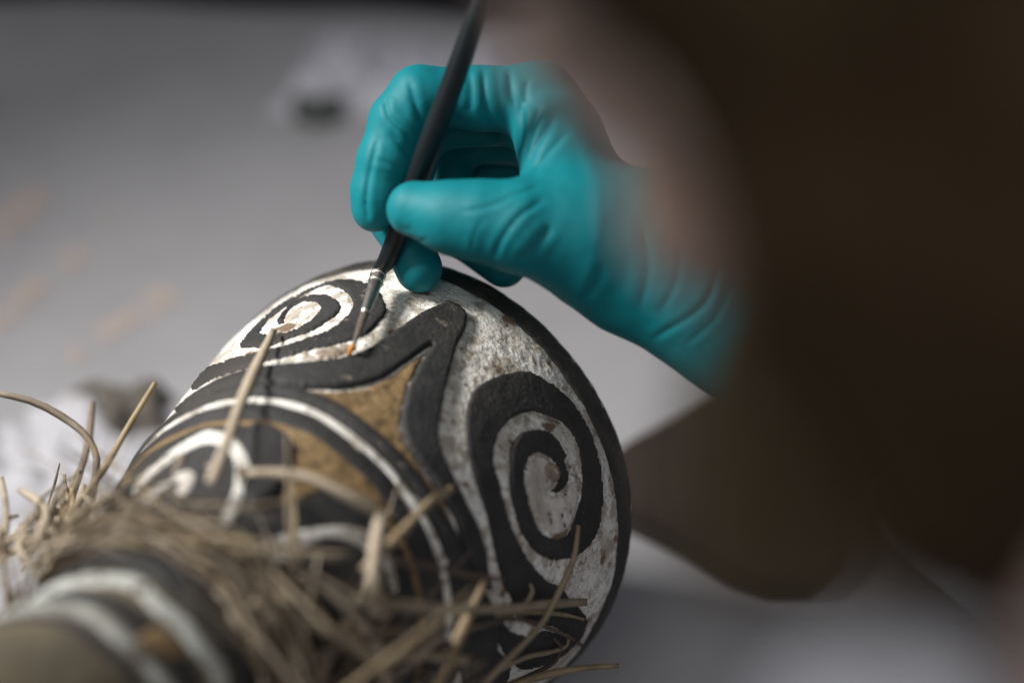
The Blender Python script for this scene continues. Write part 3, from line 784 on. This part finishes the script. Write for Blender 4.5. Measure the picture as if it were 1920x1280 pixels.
def coat_field(p):
    t = smin(cap(p, SHR, NECK - [0, 0, .02], .071, .078), cap(p, SHL, NECK - [0, 0, .02], .071, .078), .04)
    t = smin(t, ell(p, CHEST, (.180, .130, .215)), .05)
    t = smin(t, cap(p, CHEST, PELV, .130, .155), .06)
    t = smin(t, cap(p, SHR, ELBOW_W, .066, .054), .03)
    t = smin(t, cap(p, ELBOW_W, CUFF_S, .054, .046), .015)
    t = smin(t, cap(p, SHL, np.array([-.10, .02, .06]), .066, .056), .03)
    t = smin(t, cap(p, hd(-.01, -.02, -.140), NECK, .074, .095), .02)               # stand-up collar
    ca, cb = c2w(unp(1590, 1345, .40)), c2w(unp(1980, 1380, .41))                   # turned-up lapel
    lap = smin(cap(p, ca, cb, .013, .016), smin(cap(p, ca, NECK, .014, .05), cap(p, cb, NECK, .016, .05), .02), .012)
    t = smin(t, lap, .015)
    t = t + .004 * np.sin(p[:, 0] * 60 + p[:, 1] * 45 + p[:, 2] * 25).astype(np.float32)
    bore = cap(p, hd(0, -.02, -.03), NECK + [0, 0, .03], .064, .062)
    return np.maximum(t, -bore)
V, F = sdf_mesh(coat_field, (-.24, -.24, -.46), (.52, .80, .60), .006)
N = vert_normals(V, F)
if (N * (V - V.mean(0))).sum() < 0: F = F[:, ::-1]
tag(mesh_obj('coat', V, F, M_COAT, person), 'bluish white work coat with a stand-up collar')
def hair_field(p):
    q = (p - HEAD.astype(np.float32)) @ HM.T.astype(np.float32)
    d = ell(p, hd(0, -.016, .030), (.0835, .102, .096), HM)
    d = smin(d, ell(p, hd(-.004, -.012, -.030), (.088, .066, .060), HM), .02)
    d = smin(d, ell(p, hd(-.028, -.014, -.076), (.068, .072, .074), HM), .03)
    d = smin(d, ell(p, c2w(unp(1905, 850, .41)), (.030, .030, .030)), .012)
    d = d + .0022 * np.sin(q[:, 0] * 260 + q[:, 2] * 40) + .0016 * np.sin(q[:, 1] * 330 + q[:, 2] * 70)
    # hairline: behind the temples, lower on the sides
    line = .006 + .06 * (q[:, 2] < -.075) - .10 * np.maximum(q[:, 2] - .02, 0) - .35 * np.minimum(q[:, 2] + .01, 0)
    return np.maximum(d, (q[:, 1] - line) * .8)
V, F = sdf_mesh(hair_field, HEAD - .19, HEAD + .19, .0035)
N = vert_normals(V, F)
if (N * (V - V.mean(0))).sum() < 0: F = F[:, ::-1]
hair = tag(mesh_obj('hair', V, F, M_HAIR, person), 'dark brown shoulder-length hair')
Vs, Fs, nv = [], [], 0
def strand(Q, r):
    global nv
    n = len(Q)
    V, F = tube(Q, r * (1 - .6 * np.linspace(0, 1, n)), 4)
    Vs.append(V); Fs.extend(tuple(i + nv for i in f) for f in F); nv += len(V)
for k in range(420):                                                               # loose outer strands following the head
    a = random.uniform(-1.2, 1.2) * 2.2; z0 = random.uniform(.0, .10)
    rr = math.sqrt(max(0, 1 - ((z0 - .03) / .1) ** 2))
    ox = math.sin(a) * .085 * rr; oy = -.016 - math.cos(a) * .103 * rr
    if oy > -.03: continue
    Q = []
    for i in range(7):
        t = i / 6; z = z0 - t * random.uniform(.09, .11)
        s_ = 1 + .10 * t
        rr2 = math.sqrt(max(.55, 1 - ((z - .03) / .1) ** 2)) / max(rr, .35)
        Q.append(hd(ox * min(rr2, 1.3) * s_ + random.uniform(-.001, .001), oy * min(rr2, 1.3) * s_, z))
    strand(np.array(Q), random.uniform(.0004, .0009))
for k in range(760):                                                                # wisps hanging past the cheek
    x0 = 1298 + 660 * random.random() ** 1.25; x1 = x0 * .8 + 290 + random.gauss(0, 35); d = random.uniform(.40, .46)
    y1 = random.uniform(980, 1170) + max(0, x0 - 1500) * .12
    Q = catmull([unp(x0 * .7 + 500, 470, d + .01), unp(x0 + 5, 680, d), unp((x0 + x1) / 2 + random.uniform(-25, 25), 900, d), unp(x1, y1, d)], 9)
    strand(c2w(Q), random.uniform(.00022, .00042))
tag(mesh_obj('hair_strands', np.vstack(Vs), Fs, M_WISP, hair), kind='stuff')

# ------------------------------------------------------------------ paintbrush
tip = hit(653, 667)
T0 = tip - np.array([0, 0, .0022])
A = [T0, unp(664, 645, T0[2] - .0035), unp(712, 508, .884), unp(734, 468, .8775), unp(792, 305, .8605), unp(850, 152, .8475), unp(893, 28, .838), unp(935, -95, .829)]
brush = empty('paintbrush', tuple(c2w(T0)), 'slim black-handled paintbrush held in the teal glove', 'paintbrush')
def seg_part(name, a, b, ra, rb, m, n=10, bulge=0.0, parent=None, seg=20):
    t = np.linspace(0, 1, n)[:, None]
    Pp = a * (1 - t) + b * t
    R = (ra + (rb - ra) * t[:, 0]) + bulge * np.sin(t[:, 0] * math.pi)
    V, F = tube(c2w(Pp), R, seg)
    return mesh_obj(name, V, F, m, parent or brush)
FM = A[1] * .60 + A[2] * .40
tuft = seg_part('bristles', A[1], FM, .0007, .0016, M_TUFT, 10, .0002)
seg_part('bristle_tip', A[0], A[1], .0005, .0009, M_BRISTLE, 6, .0003, tuft)
for k in range(16):                                                                # single hairs along the bundle
    a_ = k / 16 * 2 * math.pi; off = np.array([math.cos(a_), math.sin(a_), .3 * math.sin(a_ * 3)])
    seg_part('bristle_hair', A[1] + off * .0006 - (FM - A[1]) * .04 * (k % 3), FM + off * .0015, .00010, .00014, M_TUFT, 4, 0, tuft, 5)
fer = seg_part('ferrule', FM, A[2], .0017, .0028, M_FERRULE, 14)
for t in (.93, .84):
    c = A[1] * (1 - t) + A[2] * t; dd = (A[2] - A[1]) / np.linalg.norm(A[2] - A[1]); r = .0010 + .0018 * t
    V, F = tube(c2w(np.array([c - dd * .0009, c - dd * .0005, c, c + dd * .0005, c + dd * .0009])), np.array([r * .95, r + .00028, r + .0004, r + .00028, r * .95]), 20)
    mesh_obj('crimp', V, F, M_FERRULE, fer)
hp = catmull([A[2], A[3], A[4], A[5], A[6], A[7]], 40)
hr = np.interp(np.linspace(0, 1, 40), [0, .1, .25, .45, .62, .8, 1], [.0028, .0032, .0037, .0041, .0040, .0034, .0028])
V, F = tube(c2w(hp), hr, 20)
mesh_obj('handle', V, F, M_HANDLE, brush)

# ------------------------------------------------------------------ things lying on the table
def crumple(name, x, y, w, h_, amp, m, rot, label, cat, scale=28, n=44):
    c = on_table(x, y)
    u = np.linspace(-1, 1, n)
    X, Y = np.meshgrid(u, u, indexing='ij')
    P = np.stack([X.ravel() * w / 2, Y.ravel() * h_ / 2, np.zeros(n * n)], 1)
    e = 1 + .12 * np.sin(np.arctan2(P[:, 1], P[:, 0]) * 3 + x) + .08 * np.sin(np.arctan2(P[:, 1], P[:, 0]) * 7)
    P[:, :2] *= e[:, None]
    q = P + [x, y, 0]
    z = np.abs(vnoise(q, scale)) * 1.4 + np.abs(vnoise(q, scale * 2.3)) * .7
    edge = np.clip((1 - np.maximum(np.abs(X), np.abs(Y)).ravel()) * 4, 0.15, 1)
    P[:, 2] = .0015 + amp * z * edge
    cr, sr = math.cos(rot), math.sin(rot)
    P = np.stack([P[:, 0] * cr - P[:, 1] * sr, P[:, 0] * sr + P[:, 1] * cr, P[:, 2]], 1) + c
    i, j = np.meshgrid(np.arange(n - 1), np.arange(n - 1), indexing='ij')
    F = np.stack([i * n + j, (i + 1) * n + j, (i + 1) * n + j + 1, i * n + j + 1], -1).reshape(-1, 4)
    # a real thickness
    Vb = P - [0, 0, .0008]; N0 = len(P)
    bd = [(k, k + 1) for k in range(n - 1)] + [((n - 1) * n + k + 1, (n - 1) * n + k) for k in range(n - 1)] + \
         [((k + 1) * n, k * n) for k in range(n - 1)] + [(k * n + n - 1, (k + 1) * n + n - 1) for k in range(n - 1)]
    FF = F.tolist() + (F[:, ::-1] + N0).tolist() + [[b, a, a + N0, b + N0] for a, b in bd]
    return tag(mesh_obj(name, np.vstack([P, Vb]), FF, m), label, cat)
# paper with faded print
c = [on_table(-700, -420), on_table(2300, -420), on_table(2300, 1600), on_table(-700, 1600)]
c = np.array(c); V = np.vstack([c + [0, 0, .0042], c + [0, 0, .004]])
paper = mesh_obj('paper_sheet', V, [(0, 3, 2, 1), (4, 5, 6, 7), (0, 1, 5, 4), (1, 2, 6, 5), (2, 3, 7, 6), (3, 0, 4, 7)], M_PAPER, smooth=False)
tag(paper, 'wide grey paper sheet with faded tan print covering the table', 'paper')
def print_mark(x, y, s):
    """a faded zigzag letter, flat ink on the sheet"""
    st = [(-.5, .5), (-.28, -.55), (0, .25), (.28, -.55), (.5, .5)]
    ca, sa = math.cos(-.62), math.sin(-.62); pts = [(x + s * (a * ca - b * sa), y + s * (a * sa + b * ca)) for a, b in st]
    V, F = [], []
    for (x0, y0), (x1, y1) in zip(pts[:-1], pts[1:]):
        dx, dy = x1 - x0, y1 - y0; l = math.hypot(dx, dy); nx, ny = -dy / l * s * .12, dx / l * s * .12
        b = len(V)
        V += [on_table(x0 + nx, y0 + ny, .0048 + .0002 * len(F)), on_table(x1 + nx, y1 + ny, .0048 + .0002 * len(F)), on_table(x1 - nx, y1 - ny, .0048 + .0002 * len(F)), on_table(x0 - nx, y0 - ny, .0048 + .0002 * len(F))]
        F.append((b, b + 1, b + 2, b + 3))
    mesh_obj('printed_letter', np.array(V), F, M_PRINT, paper, smooth=False)
for x, y, s in ((20, 415, 62), (62, 380, 50), (42, 562, 42), (70, 540, 34), (2, 602, 40), (140, 488, 44), (206, 412, 18), (142, 668, 28), (205, 622, 40), (240, 600, 40), (300, 565, 52)):
    print_mark(x, y, s)
crumple('crumpled_tissue', 60, 920, .115, .10, .022, M_TISSUE, .4, 'crumpled white printed tissue beside the grass fringe', 'tissue', 30)
crumple('crumpled_cloth', 215, 785, .048, .042, .020, M_GREYCLOTH, .2, 'small grey brown cloth scrap behind the white printed tissue', 'cloth', 40)
crumple('pink_tissue', 300, 800, .030, .020, .008, M_PINK, .5, 'small pink tissue scrap close to the drum', 'tissue', 50)
crumple('crumpled_tissue', 750, 160, .125, .080, .026, M_TISSUE2, -.1, 'crumpled lilac white tissue behind the gloved hand', 'tissue', 34)
# bottle cap
b = on_table(598, 225)
Pz = np.array([[0, 0, 0], [0, 0, .001], [0, 0, .012], [0, 0, .0145], [0, 0, .015]]); V, F = tube(Pz + b, np.array([.0135, .0150, .0146, .0130, .008]), 24)
capo = mesh_obj('bottle_cap', V, F, M_GREEN); tag(capo, 'dark green bottle cap beside the lilac tissue', 'bottle cap')
# rolled dark cloth along the far side
pa, pb = on_table(-250, -90, .02), on_table(1250, -36, .02)
tt = np.linspace(0, 1, 30)[:, None]
V, F = tube(pa * (1 - tt) + pb * tt, .026 * (1 + .12 * np.sin(tt[:, 0] * 17) + .10 * np.sin(tt[:, 0] * 9 + 1)), 20)
tag(mesh_obj('rolled_cloth', V, F, M_NAVY), 'rolled navy black cloth along the far side of the table', 'cloth')
# dark wooden board lying behind the drum
out = [(1120,915),(1180,868),(1290,812),(1410,752),(1540,742),(1600,900),(1585,1060),(1520,1118),(1440,1122),(1370,1098),(1290,1050),(1200,1008),(1120,972)]
nb = len(out); lowp = np.array([on_table(x, y, .0045) for x, y in out]); cen = lowp.mean(0)
rings_ = [lowp, lowp + [0, 0, .011], cen + (lowp - cen) * [.985, .985, 1] + [0, 0, .014]]
V = np.vstack(rings_); F = []
for r in range(2):
    for k in range(nb):
        k2 = (k + 1) % nb; F.append((r * nb + k, r * nb + k2, (r + 1) * nb + k2, (r + 1) * nb + k))
F += [tuple(2 * nb + k for k in range(nb)), tuple(range(nb))[::-1]]
tag(mesh_obj('wooden_board', V, F, M_BOWL, smooth=False), 'dark brown wooden board on the table behind the right of the drum', 'board')
# foam block that props up the slim end of the drum
q = c2w(surf(np.array([.32]), np.array([0.]))[0] * 0 + (C0 - .32 * AX))
tag(box('foam_block', (q[0] - .07, q[1] - .05, 0.0005), (q[0] + .07, q[1] + .05, q[2] - .047), M_FOAM, bev=.006), 'grey foam block propping up the slim end of the drum', 'foam block')
